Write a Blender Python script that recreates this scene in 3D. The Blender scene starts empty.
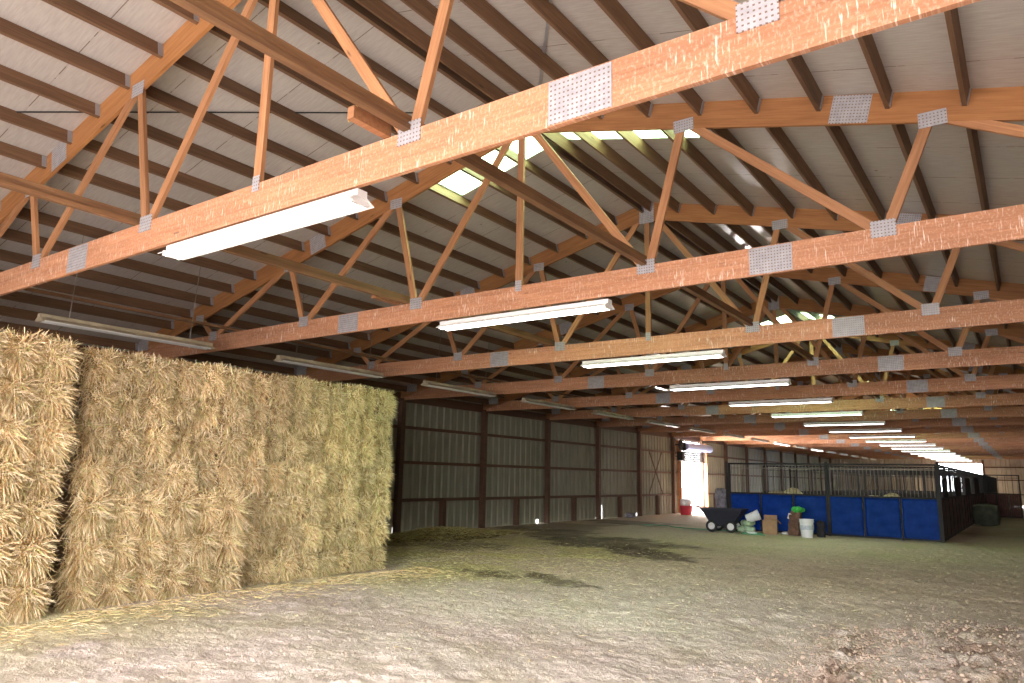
import bpy, bmesh, math, random
import numpy as np
from mathutils import Vector, Matrix
random.seed(7); rng = np.random.default_rng(11)
sc = bpy.context.scene
COL = sc.collection
R = math.radians

# ------------------------------------------------------------------ camera, sky, daylight, exposure
H = 1.55435
F_PX = 724.62
yaw, pitch, roll = 0.6189, 0.1836, 0.0205
cam = bpy.data.cameras.new('camera'); camo = bpy.data.objects.new('camera', cam); COL.objects.link(camo)
cam.sensor_width = 36; cam.lens = F_PX / 1024 * 36; cam.clip_end = 500; cam.clip_start = .05
fw = Vector((-math.sin(yaw)*math.cos(pitch), math.cos(yaw)*math.cos(pitch), math.sin(pitch)))
rt = Vector((math.cos(yaw), math.sin(yaw), 0)); up = rt.cross(fw)
r2 = math.cos(roll)*rt + math.sin(roll)*up; u2 = -math.sin(roll)*rt + math.cos(roll)*up
m = Matrix((r2, u2, -fw)).transposed().to_4x4(); m.translation = (0, 0, H)
camo.matrix_world = m
sc.camera = camo
sc.view_settings.view_transform = 'Standard'; sc.view_settings.look = 'None'
sc.view_settings.gamma = 1; sc.view_settings.use_curve_mapping = False
sc.view_settings.exposure = 0.0
sc.cycles.use_denoising = True
sc.cycles.max_bounces = 8; sc.cycles.diffuse_bounces = 3; sc.cycles.glossy_bounces = 3
sc.cycles.transmission_bounces = 6; sc.cycles.sample_clamp_indirect = 6
sc.cycles.caustics_reflective = False; sc.cycles.caustics_refractive = False

world = bpy.data.worlds.new('sky'); sc.world = world; world.use_nodes = True
bgn = world.node_tree.nodes['Background']; bgn.inputs[0].default_value = (.93, .96, 1.0, 1); bgn.inputs[1].default_value = 18.0

def area(name, loc, rot, sx, sy, power, col):
    l = bpy.data.lights.new(name, 'AREA'); l.shape = 'RECTANGLE'; l.size = sx; l.size_y = sy
    l.energy = power; l.color = col
    o = bpy.data.objects.new(name, l); COL.objects.link(o); o.location = loc; o.rotation_euler = rot
    return o
# daylight through the open near end of the barn, the roll-up door and the far door
area('daylight_near_end', (-2.0, -3.6, 2.2), (R(83), 0, 0), 10.2, 3.6, 1150, (1.0, .90, .92))
area('daylight_roll_door', (-14.0, 34.9, 1.25), (R(97), 0, R(-90)), 3.2, 2.3, 1700, (1.0, .93, .93))
area('daylight_far_door', (-4.9, 67.2, 1.6), (R(-90), 0, 0), 3.3, 3.0, 500, (.9, .93, 1.0))

# ------------------------------------------------------------------ helpers
def tag(o, label=None, cat=None, group=None, kind=None):
    if label: o['label'] = label
    if cat: o['category'] = cat
    if group: o['group'] = group
    if kind: o['kind'] = kind
    return o
def empty(name, loc, rz=0):
    o = bpy.data.objects.new(name, None); COL.objects.link(o); o.location = loc; o.rotation_euler = (0, 0, rz)
    o.empty_display_size = .1
    return o
def link(name, mesh, parent=None, loc=(0, 0, 0), rot=(0, 0, 0)):
    o = bpy.data.objects.new(name, mesh); COL.objects.link(o); o.location = loc; o.rotation_euler = rot
    if parent is not None: o.parent = parent
    return o
def mesh_from(name, verts, faces, mats, smooth=False, fm=None):
    me = bpy.data.meshes.new(name); me.from_pydata([tuple(v) for v in verts], [], faces)
    for mt in (mats if isinstance(mats, (list, tuple)) else [mats]): me.materials.append(mt)
    if fm is not None: me.polygons.foreach_set('material_index', fm)
    if smooth: me.polygons.foreach_set('use_smooth', [True]*len(me.polygons))
    me.update(); return me
class MB:
    def __init__(s): s.bm = bmesh.new()
    def box(s, c, d, rot=None, bev=0):
        r = bmesh.ops.create_cube(s.bm, size=1); vs = r['verts']
        M = Matrix.Translation(c) @ ((rot.to_4x4() if rot else Matrix.Identity(4))) @ Matrix.Diagonal((d[0], d[1], d[2], 1))
        bmesh.ops.transform(s.bm, matrix=M, verts=vs)
        if bev:
            es = list({e for v in vs for e in v.link_edges})
            bmesh.ops.bevel(s.bm, geom=es, offset=bev, segments=2, affect='EDGES')
        return s
    def bar(s, a, b, w, h=None):
        a, b = Vector(a), Vector(b); d = b-a
        q = d.to_track_quat('X', 'Z').to_matrix()
        return s.box((a+b)/2, (d.length, w, h or w), q)
    def tube(s, a, b, r, n=10, r2=None):
        a, b = Vector(a), Vector(b); d = b-a
        M = Matrix.Translation((a+b)/2) @ d.to_track_quat('Z', 'Y').to_matrix().to_4x4()
        bmesh.ops.create_cone(s.bm, cap_ends=True, segments=n, radius1=r, radius2=r if r2 is None else r2, depth=d.length, matrix=M)
        return s
    def path(s, pts, r, n=6):
        for a, b in zip(pts, pts[1:]): s.tube(a, b, r, n)
        return s
    def lathe(s, prof, c=(0, 0, 0), n=28, rot=None):
        rings = []
        for (r, z) in prof:
            ring = []
            for i in range(n):
                t = 2*math.pi*i/n; v = Vector((r*math.cos(t), r*math.sin(t), z))
                if rot: v = rot @ v
                ring.append(s.bm.verts.new(v+Vector(c)))
            rings.append(ring)
        for a, b in zip(rings, rings[1:]):
            for i in range(n): s.bm.faces.new((a[i], a[(i+1) % n], b[(i+1) % n], b[i]))
        s.bm.faces.new(list(reversed(rings[0]))); s.bm.faces.new(rings[-1])
        return s
    def torus(s, c, R_, r, axis='Z', n=28, k=8):
        rg = []
        for i in range(n):
            t = 2*math.pi*i/n; ring = []
            for j in range(k):
                u = 2*math.pi*j/k; x = (R_+r*math.cos(u))*math.cos(t); y = (R_+r*math.cos(u))*math.sin(t); z = r*math.sin(u)
                v = {'Z': (x, y, z), 'Y': (x, z, y), 'X': (z, x, y)}[axis]
                ring.append(s.bm.verts.new(Vector(v)+Vector(c)))
            rg.append(ring)
        for i in range(n):
            for j in range(k): s.bm.faces.new((rg[i][j], rg[(i+1) % n][j], rg[(i+1) % n][(j+1) % k], rg[i][(j+1) % k]))
        return s
    def mesh(s, name, mat, smooth=False):
        bmesh.ops.recalc_face_normals(s.bm, faces=s.bm.faces)
        me = bpy.data.meshes.new(name); s.bm.to_mesh(me); s.bm.free(); me.materials.append(mat)
        if smooth:
            me.polygons.foreach_set('use_smooth', [True]*len(me.polygons))
            try: me.set_sharp_from_angle(angle=R(40))
            except Exception: pass
        return me
    def obj(s, name, mat, parent=None, loc=(0, 0, 0), smooth=False):
        return link(name, s.mesh(name, mat, smooth), parent, loc)

# ---- materials
def new_mat(name):
    mt = bpy.data.materials.new(name); mt.use_nodes = True
    nt = mt.node_tree; b = nt.nodes['Principled BSDF']
    return mt, nt, b
def N(nt, t, **kw):
    n = nt.nodes.new(t)
    for k, v in kw.items(): setattr(n, k, v)
    return n
def mix(nt, a, b, fac, blend='MIX'):
    n = N(nt, 'ShaderNodeMix', data_type='RGBA', blend_type=blend)
    for s, v in ((n.inputs[0], fac), (n.inputs[6], a), (n.inputs[7], b)):
        if hasattr(v, 'links') or hasattr(v, 'is_output'): nt.links.new(v, s)
        elif isinstance(v, (tuple, list)): s.default_value = (*v[:3], 1)
        else: s.default_value = v
    return n.outputs[2]
def mth(nt, op, a, b=None, c=None, clamp=False):
    n = N(nt, 'ShaderNodeMath', operation=op, use_clamp=clamp)
    for i, v in enumerate((a, b, c)):
        if v is None: continue
        if hasattr(v, 'is_output'): nt.links.new(v, n.inputs[i])
        else: n.inputs[i].default_value = v
    return n.outputs[0]
def ramp(nt, v, stops):
    n = N(nt, 'ShaderNodeValToRGB'); nt.links.new(v, n.inputs[0]); e = n.color_ramp.elements
    while len(e) < len(stops): e.new(.5)
    for i, (p, c) in enumerate(stops): e[i].position = p; e[i].color = (*c, 1) if isinstance(c, (tuple, list)) else (c, c, c, 1)
    return n.outputs[0]
def noise(nt, vec, scale, detail=3, rough=.6, dist=0):
    n = N(nt, 'ShaderNodeTexNoise'); n.inputs['Scale'].default_value = scale; n.inputs['Detail'].default_value = detail
    n.inputs['Roughness'].default_value = rough; n.inputs['Distortion'].default_value = dist
    if vec is not None: nt.links.new(vec, n.inputs['Vector'])
    return n.outputs['Fac']
def mapping(nt, vec, scale=(1, 1, 1), loc=(0, 0, 0)):
    n = N(nt, 'ShaderNodeMapping'); nt.links.new(vec, n.inputs[0]); n.inputs['Scale'].default_value = scale
    n.inputs['Location'].default_value = loc
    return n.outputs[0]
def coord(nt, which='Object'): return N(nt, 'ShaderNodeTexCoord').outputs[which]
def rnd(nt): return N(nt, 'ShaderNodeObjectInfo').outputs['Random']
def bump(nt, b, h, strength=.3, dist=.01):
    n = N(nt, 'ShaderNodeBump'); n.inputs['Strength'].default_value = strength; n.inputs['Distance'].default_value = dist
    nt.links.new(h, n.inputs['Height']); nt.links.new(n.outputs[0], b.inputs['Normal'])
def plain(name, col, rough=.6, metal=0, var=.12, sc_=8):
    mt, nt, b = new_mat(name); co = coord(nt)
    n = noise(nt, co, sc_, 4)
    c = ramp(nt, n, [(.3, tuple(x*(1-var) for x in col)), (.7, tuple(min(1, x*(1+var)) for x in col))])
    nt.links.new(c, b.inputs['Base Color']); b.inputs['Roughness'].default_value = rough; b.inputs['Metallic'].default_value = metal
    return mt
def wood(name, lo, hi, streak=0.0, along='X', rough=.72, knots=True):
    """Sawn timber with grain along local X (or Y); the streaks are pale runs of dried drips down the face."""
    mt, nt, b = new_mat(name); co = coord(nt); r = rnd(nt)
    sh = N(nt, 'ShaderNodeVectorMath', operation='MULTIPLY_ADD')
    nt.links.new(co, sh.inputs[0]); sh.inputs[1].default_value = (1, 1, 1)
    cmb = N(nt, 'ShaderNodeCombineXYZ'); rr = mth(nt, 'MULTIPLY', r, 37.0)
    for i in range(3): nt.links.new(rr, cmb.inputs[i])
    nt.links.new(cmb.outputs[0], sh.inputs[2]); v = sh.outputs[0]
    s = (1.1, 26, 26) if along == 'X' else (26, 1.1, 26)
    g = noise(nt, mapping(nt, v, s), 1.6, 5, .62, .6)
    big = noise(nt, mapping(nt, v, (.7, 2, 5) if along == 'X' else (2, .7, 5)), 1.3, 3)
    c = ramp(nt, g, [(.28, lo), (.5, tuple((a+bb)/2 for a, bb in zip(lo, hi))), (.72, hi)])
    c = mix(nt, c, tuple(x*.72 for x in lo), mth(nt, 'MULTIPLY', mth(nt, 'SUBTRACT', big, .45, clamp=True), 1.8, clamp=True))
    hsv = N(nt, 'ShaderNodeHueSaturation'); nt.links.new(c, hsv.inputs['Color'])
    nt.links.new(mth(nt, 'MULTIPLY_ADD', r, .34, .84), hsv.inputs['Value']); c = hsv.outputs[0]
    if knots:
        vo = N(nt, 'ShaderNodeTexVoronoi'); nt.links.new(mapping(nt, v, (1.0, 5, 5) if along == 'X' else (5, 1., 5)), vo.inputs['Vector'])
        vo.inputs['Scale'].default_value = 1.3
        k = ramp(nt, vo.outputs['Distance'], [(.04, 1.0), (.085, 0.0)])
        c = mix(nt, c, tuple(x*.28 for x in lo), mth(nt, 'MULTIPLY', k, .75))
    if streak:
        n1 = noise(nt, mapping(nt, v, (75, 1, 9)), 1.0, 2, .5)
        n2 = noise(nt, mapping(nt, v, (2.2, 1, 4)), 1.0, 2, .5)
        t = mth(nt, 'MULTIPLY', ramp(nt, n1, [(.60, 0.0), (.70, 1.0)]), ramp(nt, n2, [(.40, 0.0), (.60, 1.0)]))
        c = mix(nt, c, (.86, .76, .64), mth(nt, 'MULTIPLY', t, streak))
        n3 = noise(nt, mapping(nt, v, (55, 1, 40)), 1.0, 3, .6); c = mix(nt, c, (.80, .58, .44), mth(nt, 'MULTIPLY', ramp(nt, n3, [(.50, 0.0), (.70, 1.0)]), .28))
    nt.links.new(c, b.inputs['Base Color']); b.inputs['Roughness'].default_value = rough
    bump(nt, b, g, .25, .004)
    return mt
M = {}
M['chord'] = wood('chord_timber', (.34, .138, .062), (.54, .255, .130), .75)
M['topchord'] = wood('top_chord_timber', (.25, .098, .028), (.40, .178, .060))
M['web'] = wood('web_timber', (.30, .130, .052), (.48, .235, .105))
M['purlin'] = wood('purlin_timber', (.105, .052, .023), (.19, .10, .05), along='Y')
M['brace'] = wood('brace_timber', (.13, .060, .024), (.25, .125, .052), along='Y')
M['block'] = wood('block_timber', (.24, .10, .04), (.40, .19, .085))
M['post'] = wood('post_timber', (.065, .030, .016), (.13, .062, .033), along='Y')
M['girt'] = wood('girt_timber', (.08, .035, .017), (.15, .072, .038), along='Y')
# perforated galvanised truss plate
def plate_mat():
    mt, nt, b = new_mat('punched_steel_plate'); co = coord(nt)
    sep = N(nt, 'ShaderNodeSeparateXYZ'); nt.links.new(co, sep.inputs[0])
    fx = mth(nt, 'ABSOLUTE', mth(nt, 'SUBTRACT', mth(nt, 'FRACT', mth(nt, 'DIVIDE', sep.outputs[0], .0285)), .5))
    fz = mth(nt, 'ABSOLUTE', mth(nt, 'SUBTRACT', mth(nt, 'FRACT', mth(nt, 'DIVIDE', sep.outputs[2], .030)), .5))
    d = mth(nt, 'MULTIPLY', mth(nt, 'LESS_THAN', fx, .20), mth(nt, 'LESS_THAN', fz, .17))
    n = noise(nt, co, 14, 3)
    c = ramp(nt, n, [(.3, (.30, .29, .30)), (.7, (.42, .405, .41))])
    c = mix(nt, c, (.16, .085, .05), mth(nt, 'MULTIPLY', d, .9))
    nt.links.new(c, b.inputs['Base Color']); b.inputs['Roughness'].default_value = .55; b.inputs['Metallic'].default_value = .15
    return mt
M['plate'] = plate_mat()
M['hanger'] = plain('zinc_hanger', (.34, .34, .36), .5, .4)
M['steel'] = plain('dark_steel', (.016, .015, .014), .75, .0)
M['steel_pale'] = plain('worn_steel', (.22, .19, .16), .5, .4)
M['white_paint'] = plain('white_enamel', (.80, .77, .74), .4, 0, .05)
M['old_paint'] = plain('yellowed_enamel', (.36, .29, .19), .5, 0, .3, 5)
def emit(name, col, s):
    mt, nt, b = new_mat(name); b.inputs['Base Color'].default_value = (*col, 1)
    b.inputs['Emission Color'].default_value = (*col, 1); b.inputs['Emission Strength'].default_value = s
    return mt
M['tube_lit'] = emit('lit_tube', (1, .97, .93), 7.0)
M['tube_off'] = plain('unlit_tube', (.72, .70, .64), .25, 0, .06)
# glossy white roof liner sheets
def roof_mat():
    mt, nt, b = new_mat('white_roof_liner'); co = coord(nt)
    sep = N(nt, 'ShaderNodeSeparateXYZ'); nt.links.new(co, sep.inputs[0])
    fx = mth(nt, 'FRACT', mth(nt, 'DIVIDE', sep.outputs[1], .914))
    seam = mth(nt, 'LESS_THAN', fx, .011)
    n2 = noise(nt, mapping(nt, co, (3, .7, 3)), 1.5, 3)
    brk = mth(nt, 'GREATER_THAN', n2, .47)
    fine = noise(nt, mapping(nt, co, (3, 26, 1)), 2.0, 4)
    c = ramp(nt, fine, [(.3, (.40, .365, .335)), (.7, (.48, .445, .41))])
    c = mix(nt, c, (.16, .12, .09), mth(nt, 'MULTIPLY', seam, mth(nt, 'MULTIPLY_ADD', brk, .6, .25)))
    vo = N(nt, 'ShaderNodeTexVoronoi'); nt.links.new(mapping(nt, co, (1.0, 1.9, 1)), vo.inputs['Vector']); vo.inputs['Scale'].default_value = 1.1
    c = mix(nt, c, (.10, .075, .06), ramp(nt, vo.outputs['Distance'], [(.018, .9), (.03, 0.0)]))
    nt.links.new(c, b.inputs['Base Color']); b.inputs['Roughness'].default_value = .24
    b.inputs['Specular IOR Level'].default_value = .5
    bump(nt, b, fine, .05, .003)
    return mt
M['roof'] = roof_mat()
def sheet_mat(name, lo, hi):
    mt, nt, b = new_mat(name); co = coord(nt)
    n = noise(nt, mapping(nt, co, (1, 5, .8)), 1.3, 4)
    n2 = noise(nt, co, .5, 3)
    c = ramp(nt, n, [(.3, lo), (.7, hi)])
    c = mix(nt, c, tuple(x*.6 for x in lo), mth(nt, 'MULTIPLY', mth(nt, 'SUBTRACT', n2, .5, clamp=True), 1.6))
    nt.links.new(c, b.inputs['Base Color']); b.inputs['Roughness'].default_value = .5
    return mt
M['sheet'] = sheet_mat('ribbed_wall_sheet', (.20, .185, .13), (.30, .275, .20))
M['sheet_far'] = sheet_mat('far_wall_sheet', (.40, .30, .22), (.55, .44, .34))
def skylight_mat():
    mt, nt, b = new_mat('green_translucent_sheet'); nt.nodes.remove(b)
    out = nt.nodes['Material Output']; t = N(nt, 'ShaderNodeBsdfTranslucent'); t.inputs[0].default_value = (.72, .97, .64, 1)
    tr = N(nt, 'ShaderNodeBsdfTransparent'); tr.inputs[0].default_value = (.86, 1, .82, 1)
    mx = N(nt, 'ShaderNodeMixShader'); mx.inputs[0].default_value = .55
    nt.links.new(t.outputs[0], mx.inputs[1]); nt.links.new(tr.outputs[0], mx.inputs[2]); nt.links.new(mx.outputs[0], out.inputs[0])
    return mt
M['skylight'] = skylight_mat()

# ------------------------------------------------------------------ main dimensions (metres)
XR = -4.84                      # ridge line
HALF = 8.97
XL, XRT = XR-HALF, XR+HALF      # side walls
S = 3.6602; Y0 = 3.2597
T = lambda k: Y0+k*S
ZB, DB = 3.518, .282            # bottom chord underside and depth
ZA, SL = 6.075, .25              # ridge height, roof slope
ztop = lambda d: ZA-SL*abs(d)
YE = 66.9; YN = -4.0
ORD = ['nearest', 'second', 'third', 'fourth', 'fifth', 'sixth', 'seventh', 'eighth', 'ninth', 'tenth', 'eleventh', 'twelfth', 'thirteenth',
       'fourteenth', 'fifteenth', 'sixteenth', 'seventeenth', 'eighteenth', 'nineteenth', 'twentieth', 'twenty-first']

# ------------------------------------------------------------------ ground
def vnoise(x, y, seed=0):
    xi = np.floor(x).astype(np.int64); yi = np.floor(y).astype(np.int64); fx = x-xi; fy = y-yi
    fx = fx*fx*(3-2*fx); fy = fy*fy*(3-2*fy)
    def h(a, b):
        n = (a*374761393 + b*668265263 + seed*1442695041) & 0x7fffffff
        n = ((n ^ (n >> 13))*1274126177) & 0x7fffffff
        return ((n ^ (n >> 16)) & 0xffff)/65535.0
    return (h(xi, yi)*(1-fx)+h(xi+1, yi)*fx)*(1-fy)+(h(xi, yi+1)*(1-fx)+h(xi+1, yi+1)*fx)*fy
def fbm(x, y, sc_, oct_=4, seed=0, gain=.5):
    a = 1; s = 0; t = 0; f = sc_
    for i in range(oct_): s = s+a*vnoise(x*f, y*f, seed+i*17); t += a; a *= gain; f *= 2.03
    return s/t
def sstep(a, b, x): t = np.clip((x-a)/(b-a), 0, 1); return t*t*(3-2*t)
def ground_z(X, Y):
    near = 1-sstep(14, 34, Y)
    z = (fbm(X, Y, .5, 3, 3)-.5)*.10*sstep(1, 4, Y)*near
    z = z+(fbm(X, Y, 3.2, 3, 5)-.5)*.055*near + (fbm(X, Y, 11, 2, 9)-.5)*.030*near
    ex = sstep(.5, .75, fbm(X, Y, 1.1, 3, 21))*sstep(-4.5, -1.5, X)*(1-sstep(10.5, 13, Y))
    rut = np.exp(-((X+1.55+.10*(Y-7))/.20)**2)*sstep(5.0, 6.0, Y)*(1-sstep(8.0, 9.6, Y))
    rut2 = np.exp(-((X+.55+.06*(Y-8))/.42)**2)*sstep(6.0, 7.0, Y)*(1-sstep(9.4, 10.6, Y))
    lump = fbm(X, Y, 13, 3, 33)-.45
    z = z+ex*lump*.05+(rut*1.2+rut2)*lump*.15
    # flatten under the stack and the walls
    flat = 1-.8*(1-sstep(-9.2, -8.4, X))
    return z*flat
def build_ground():
    xs = np.arange(XL-.02, XRT+.05, .042)
    ys = [YN+.02]; d = .2
    while ys[-1] < YE+.05:
        y = ys[-1]; step = .12 if y < 1.2 else (.034 if y < 6 else .034*(y/6)**1.6)
        ys.append(y+min(step, .6))
    ys = np.array(ys); Xg, Yg = np.meshgrid(xs, ys)
    Z = ground_z(Xg, Yg)
    nx, ny = len(xs), len(ys)
    V = np.stack([Xg, Yg, Z], -1).reshape(-1, 3)
    idx = np.arange(nx*ny).reshape(ny, nx)
    Fq = np.stack([idx[:-1, :-1], idx[:-1, 1:], idx[1:, 1:], idx[1:, :-1]], -1).reshape(-1, 4)
    me = bpy.data.meshes.new('floor'); me.vertices.add(len(V)); me.vertices.foreach_set('co', V.ravel())
    me.loops.add(Fq.size); me.loops.foreach_set('vertex_index', Fq.ravel())
    me.polygons.add(len(Fq)); me.polygons.foreach_set('loop_start', np.arange(0, Fq.size, 4)); me.polygons.foreach_set('loop_total', np.full(len(Fq), 4))
    me.polygons.foreach_set('use_smooth', np.ones(len(Fq), bool))
    me.update(calc_edges=True); me.validate()
    x, y = V[:, 0], V[:, 1]
    w = fbm(x, y, .9, 4, 41); w2 = fbm(x, y, .35, 3, 43); w3 = fbm(x, y, 4, 3, 47)
    sand = np.array([.70, .585, .515]); tan = np.array([.76, .62, .45]); hay = np.array([.60, .53, .26]); dark = np.array([.13, .095, .06]); pale = np.array([.76, .68, .57])
    c = np.tile(sand, (len(V), 1))
    def bl(col, f):
        nonlocal c
        f = np.clip(f, 0, 1)[:, None]; c = c*(1-f)+col*f
    bl(tan, sstep(8.5, 14, y+(w2-.5)*6)*.85)
    # chaff from the hay lies beside the stack and beyond its end
    d1 = np.exp(-((x+8.2)/1.6)**2)*(1-sstep(15, 20, y))
    bl(hay, d1*.75*sstep(.44, .60, w)); bl(hay*1.15, sstep(7.5, 10, y)*(1-sstep(15, 20, y))*(1-sstep(-8.5, -4.5, x+(w2-.5)*3))*(.35+.7*sstep(.4, .6, w)))
    bl(hay*.95, .55*sstep(15, 19, y)*sstep(-9, -5.5, x)*(1-sstep(30, 40, y))*sstep(.36, .6, w2+.3*(w-.5)))
    bl(pale, .6*np.exp(-((x+4.2+(w2-.5)*2)/2.4)**2-((y-7.5)/3.4)**2)*sstep(.35, .6, w))
    bl(np.array([.22, .17, .12]), .85*sstep(-2.6, -1.6, x+(w-.5))*sstep(24.5, 29, y+(w2-.5)*3))  # dimness of the far aisle put into the soil colour
    def blob(cx, cy, rx, ry, rot, s, thr=.0):
        ca, sa = math.cos(rot), math.sin(rot); u = (x-cx)*ca+(y-cy)*sa; v = -(x-cx)*sa+(y-cy)*ca
        q = (u/rx)**2+(v/ry)**2+(w-.5)*2.2+(w3-.5)*1.2
        bl(dark, s*(1-sstep(.55, 1.15, q)))
    blob(-8.6, 16.3, 2.6, 1.7, -.5, .85); blob(-6.6, 14.6, 1.6, .9, -.6, .8); blob(-11.0, 17.8, 1.9, 1.3, -.4, .7)
    blob(-7.3, 10.0, 1.1, .6, -.2, .8); blob(-6.3, 10.0, 1.1, .42, -.3, .75); blob(-11.8, 13.4, 2.0, 1.5, 0, .6); blob(-11.9, 24.5, 2.0, 1.2, 0, .6)  # third blob puts the shadow past the stack end into the soil colour
    blob(-12.5, 20, 1.5, 3, 0, .45); blob(-7.9, 4.9, .5, .28, .6, .3)
    rb = np.exp(-((x+1.50+.10*(y-7))/.26)**2)*sstep(5.0, 6.0, y)*(1-sstep(8.0, 9.6, y))+np.exp(-((x+.55+.06*(y-8))/.45)**2)*sstep(6.0, 7.0, y)*(1-sstep(9.4, 10.8, y))
    bl(np.array([.36, .25, .19]), 1.0*rb*sstep(.40, .56, fbm(x, y, 6, 3, 61))); bl(tan*.72, .4*sstep(.5, .7, fbm(x, y, 2.2, 4, 71))*(1-.4*sstep(12, 20, y)))
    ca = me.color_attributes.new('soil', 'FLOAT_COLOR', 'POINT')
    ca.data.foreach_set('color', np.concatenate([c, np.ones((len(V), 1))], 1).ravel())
    mt, nt, b = new_mat('arena_soil'); at = N(nt, 'ShaderNodeAttribute', attribute_name='soil'); geo = coord(nt)
    n1 = noise(nt, geo, 45, 5, .7); n2 = noise(nt, geo, 9, 5, .65); n3 = noise(nt, mapping(nt, geo, (14, 60, 1)), 1.4, 3)
    cc = mix(nt, at.outputs['Color'], (.22, .15, .10), mth(nt, 'MULTIPLY', ramp(nt, n2, [(.57, 0.0), (.69, 1.0)]), .5))
    cc = mix(nt, cc, (.20, .14, .10), mth(nt, 'MULTIPLY', ramp(nt, n1, [(.57, 0.0), (.67, 1.0)]), .6))
    n4 = noise(nt, geo, 20, 3, .6); cc = mix(nt, cc, (.30, .21, .14), mth(nt, 'MULTIPLY', ramp(nt, n4, [(.60, 0.0), (.68, 1.0)]), .6))
    cc = mix(nt, cc, (.82, .76, .66), mth(nt, 'MULTIPLY', ramp(nt, n1, [(.30, 1.0), (.40, 0.0)]), .35))
    nt.links.new(cc, b.inputs['Base Color']); b.inputs['Roughness'].default_value = .95; b.inputs['Specular IOR Level'].default_value = .15
    hh = mth(nt, 'ADD', n1, mth(nt, 'MULTIPLY', n2, 2.5)); bump(nt, b, hh, .75, .025)
    me.materials.append(mt)
    return tag(link('floor', me), kind='structure')
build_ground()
M['gravel'] = plain('pale_yard_gravel', (.30, .29, .27), .9)
tag(MB().box((-5, 35, -.25), (240, 240, .06)).obj('ground', M['gravel']), kind='structure')

# ------------------------------------------------------------------ roof and walls
def roof_side(s):
    SKY = [(7.0, 7.86), (19.95, 20.9), (33.2, 34.1), (46.4, 47.3), (58.9, 59.8)]
    cuts = sorted([YN-.6, YE+.3]+[v for p in SKY for v in p]); skyd = 1.95 if s > 0 else 1.72
    mb = MB(); L = HALF+.5
    def slab(y0, y1, d0, d1, mb, t=.03):
        a = Vector((XR+s*d0, 0, ztop(d0))); b_ = Vector((XR+s*d1, 0, ztop(d1)))
        vs = []
        for y in (y0, y1):
            for p in (a, b_):
                vs.append(mb.bm.verts.new((p.x, y, p.z))); vs.append(mb.bm.verts.new((p.x, y, p.z+t)))
        for f in ((0, 2, 3, 1), (4, 5, 7, 6), (0, 4, 6, 2), (1, 3, 7, 5), (0, 1, 5, 4), (2, 6, 7, 3)): mb.bm.faces.new([vs[i] for i in f])
    yy = YN-.6
    for (a, b_) in SKY:
        slab(yy, a, 0, L, mb); slab(a, b_, skyd, L, mb); yy = b_
    slab(yy, YE+.3, 0, L, mb)
    tag(mb.obj('ceiling', M['roof']), kind='structure')
    for i, (a, b_) in enumerate(SKY):
        w = MB(); slab(a, b_, 0, skyd, w, .006); tag(w.obj('window_%d' % (i+1 if s < 0 else i+6), M['skylight']), kind='structure')
roof_side(-1); roof_side(1)
# ridge cap closes the peak
tag(MB().box((XR, (YN+YE)/2, ZA+.06), (.4, YE-YN+.9, .02)).obj('trim_1', M['sheet']), kind='structure')

def ribbed(name, mat, u0, u1, zb, zt, place, holes=(), pitch=.305, depth=.034, rib=.04):
    """Ribbed steel sheet: flat pans with raised ribs; holes = (u_from, u_to, z_low, z_high)."""
    us = []; u = u0
    while u < u1-1e-6:
        for du, dd in ((0, 0), (rib, depth), (rib*1.7, depth), (rib*2.7, 0)):
            if u+du < u1: us.append((u+du, dd))
        u += pitch
    us.append((u1, 0))
    for h in holes:
        for e in h[:2]: us.append((e, 0))
    us = sorted(set(us)); V = []; Fc = []
    for (a, da), (b_, db) in zip(us, us[1:]):
        mid = (a+b_)/2; segs = [(zb, zt(mid))]
        for h in holes:
            if h[0] <= mid <= h[1]:
                ns = []
                for z0, z1 in segs:
                    if h[2] > z0+1e-3: ns.append((z0, min(z1, h[2])))
                    if h[3] < z1: ns.append((max(z0, h[3]), z1))
                segs = ns
        for z0, z1 in segs:
            n = len(V)
            top = (lambda u: zt(u)) if abs(z1-zt(mid)) < 1e-6 else (lambda u: z1)
            V += [place(a, z0, da), place(b_, z0, db), place(b_, top(b_), db), place(a, top(a), da)]; Fc.append((n, n+1, n+2, n+3))
    o = link(name, mesh_from(name, V, Fc, mat)); tag(o, kind='structure')
    return o
DY0, DY1, DZ = 33.35, 36.75, 3.40        # roll-up door opening in the left wall
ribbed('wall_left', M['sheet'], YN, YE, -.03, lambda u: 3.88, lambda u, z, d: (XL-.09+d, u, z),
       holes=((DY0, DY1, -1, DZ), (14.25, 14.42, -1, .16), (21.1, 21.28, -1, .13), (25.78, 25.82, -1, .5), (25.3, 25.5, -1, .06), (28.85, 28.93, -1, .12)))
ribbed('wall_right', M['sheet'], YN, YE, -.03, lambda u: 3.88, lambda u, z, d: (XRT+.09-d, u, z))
ribbed('wall_near', M['sheet'], XL-.09, XRT+.09, -.03, lambda u: ztop(u-XR), lambda u, z, d: (u, YN+d, z), holes=((-7.3, 3.3, -1, 4.2),))  # unseen near wall, added with its opening sized to dim the left side
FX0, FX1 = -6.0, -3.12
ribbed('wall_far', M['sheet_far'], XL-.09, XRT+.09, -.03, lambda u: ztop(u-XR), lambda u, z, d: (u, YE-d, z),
       holes=((FX0, FX1, -1, 3.22), (-1.35, .9, -1, .14)))

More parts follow.
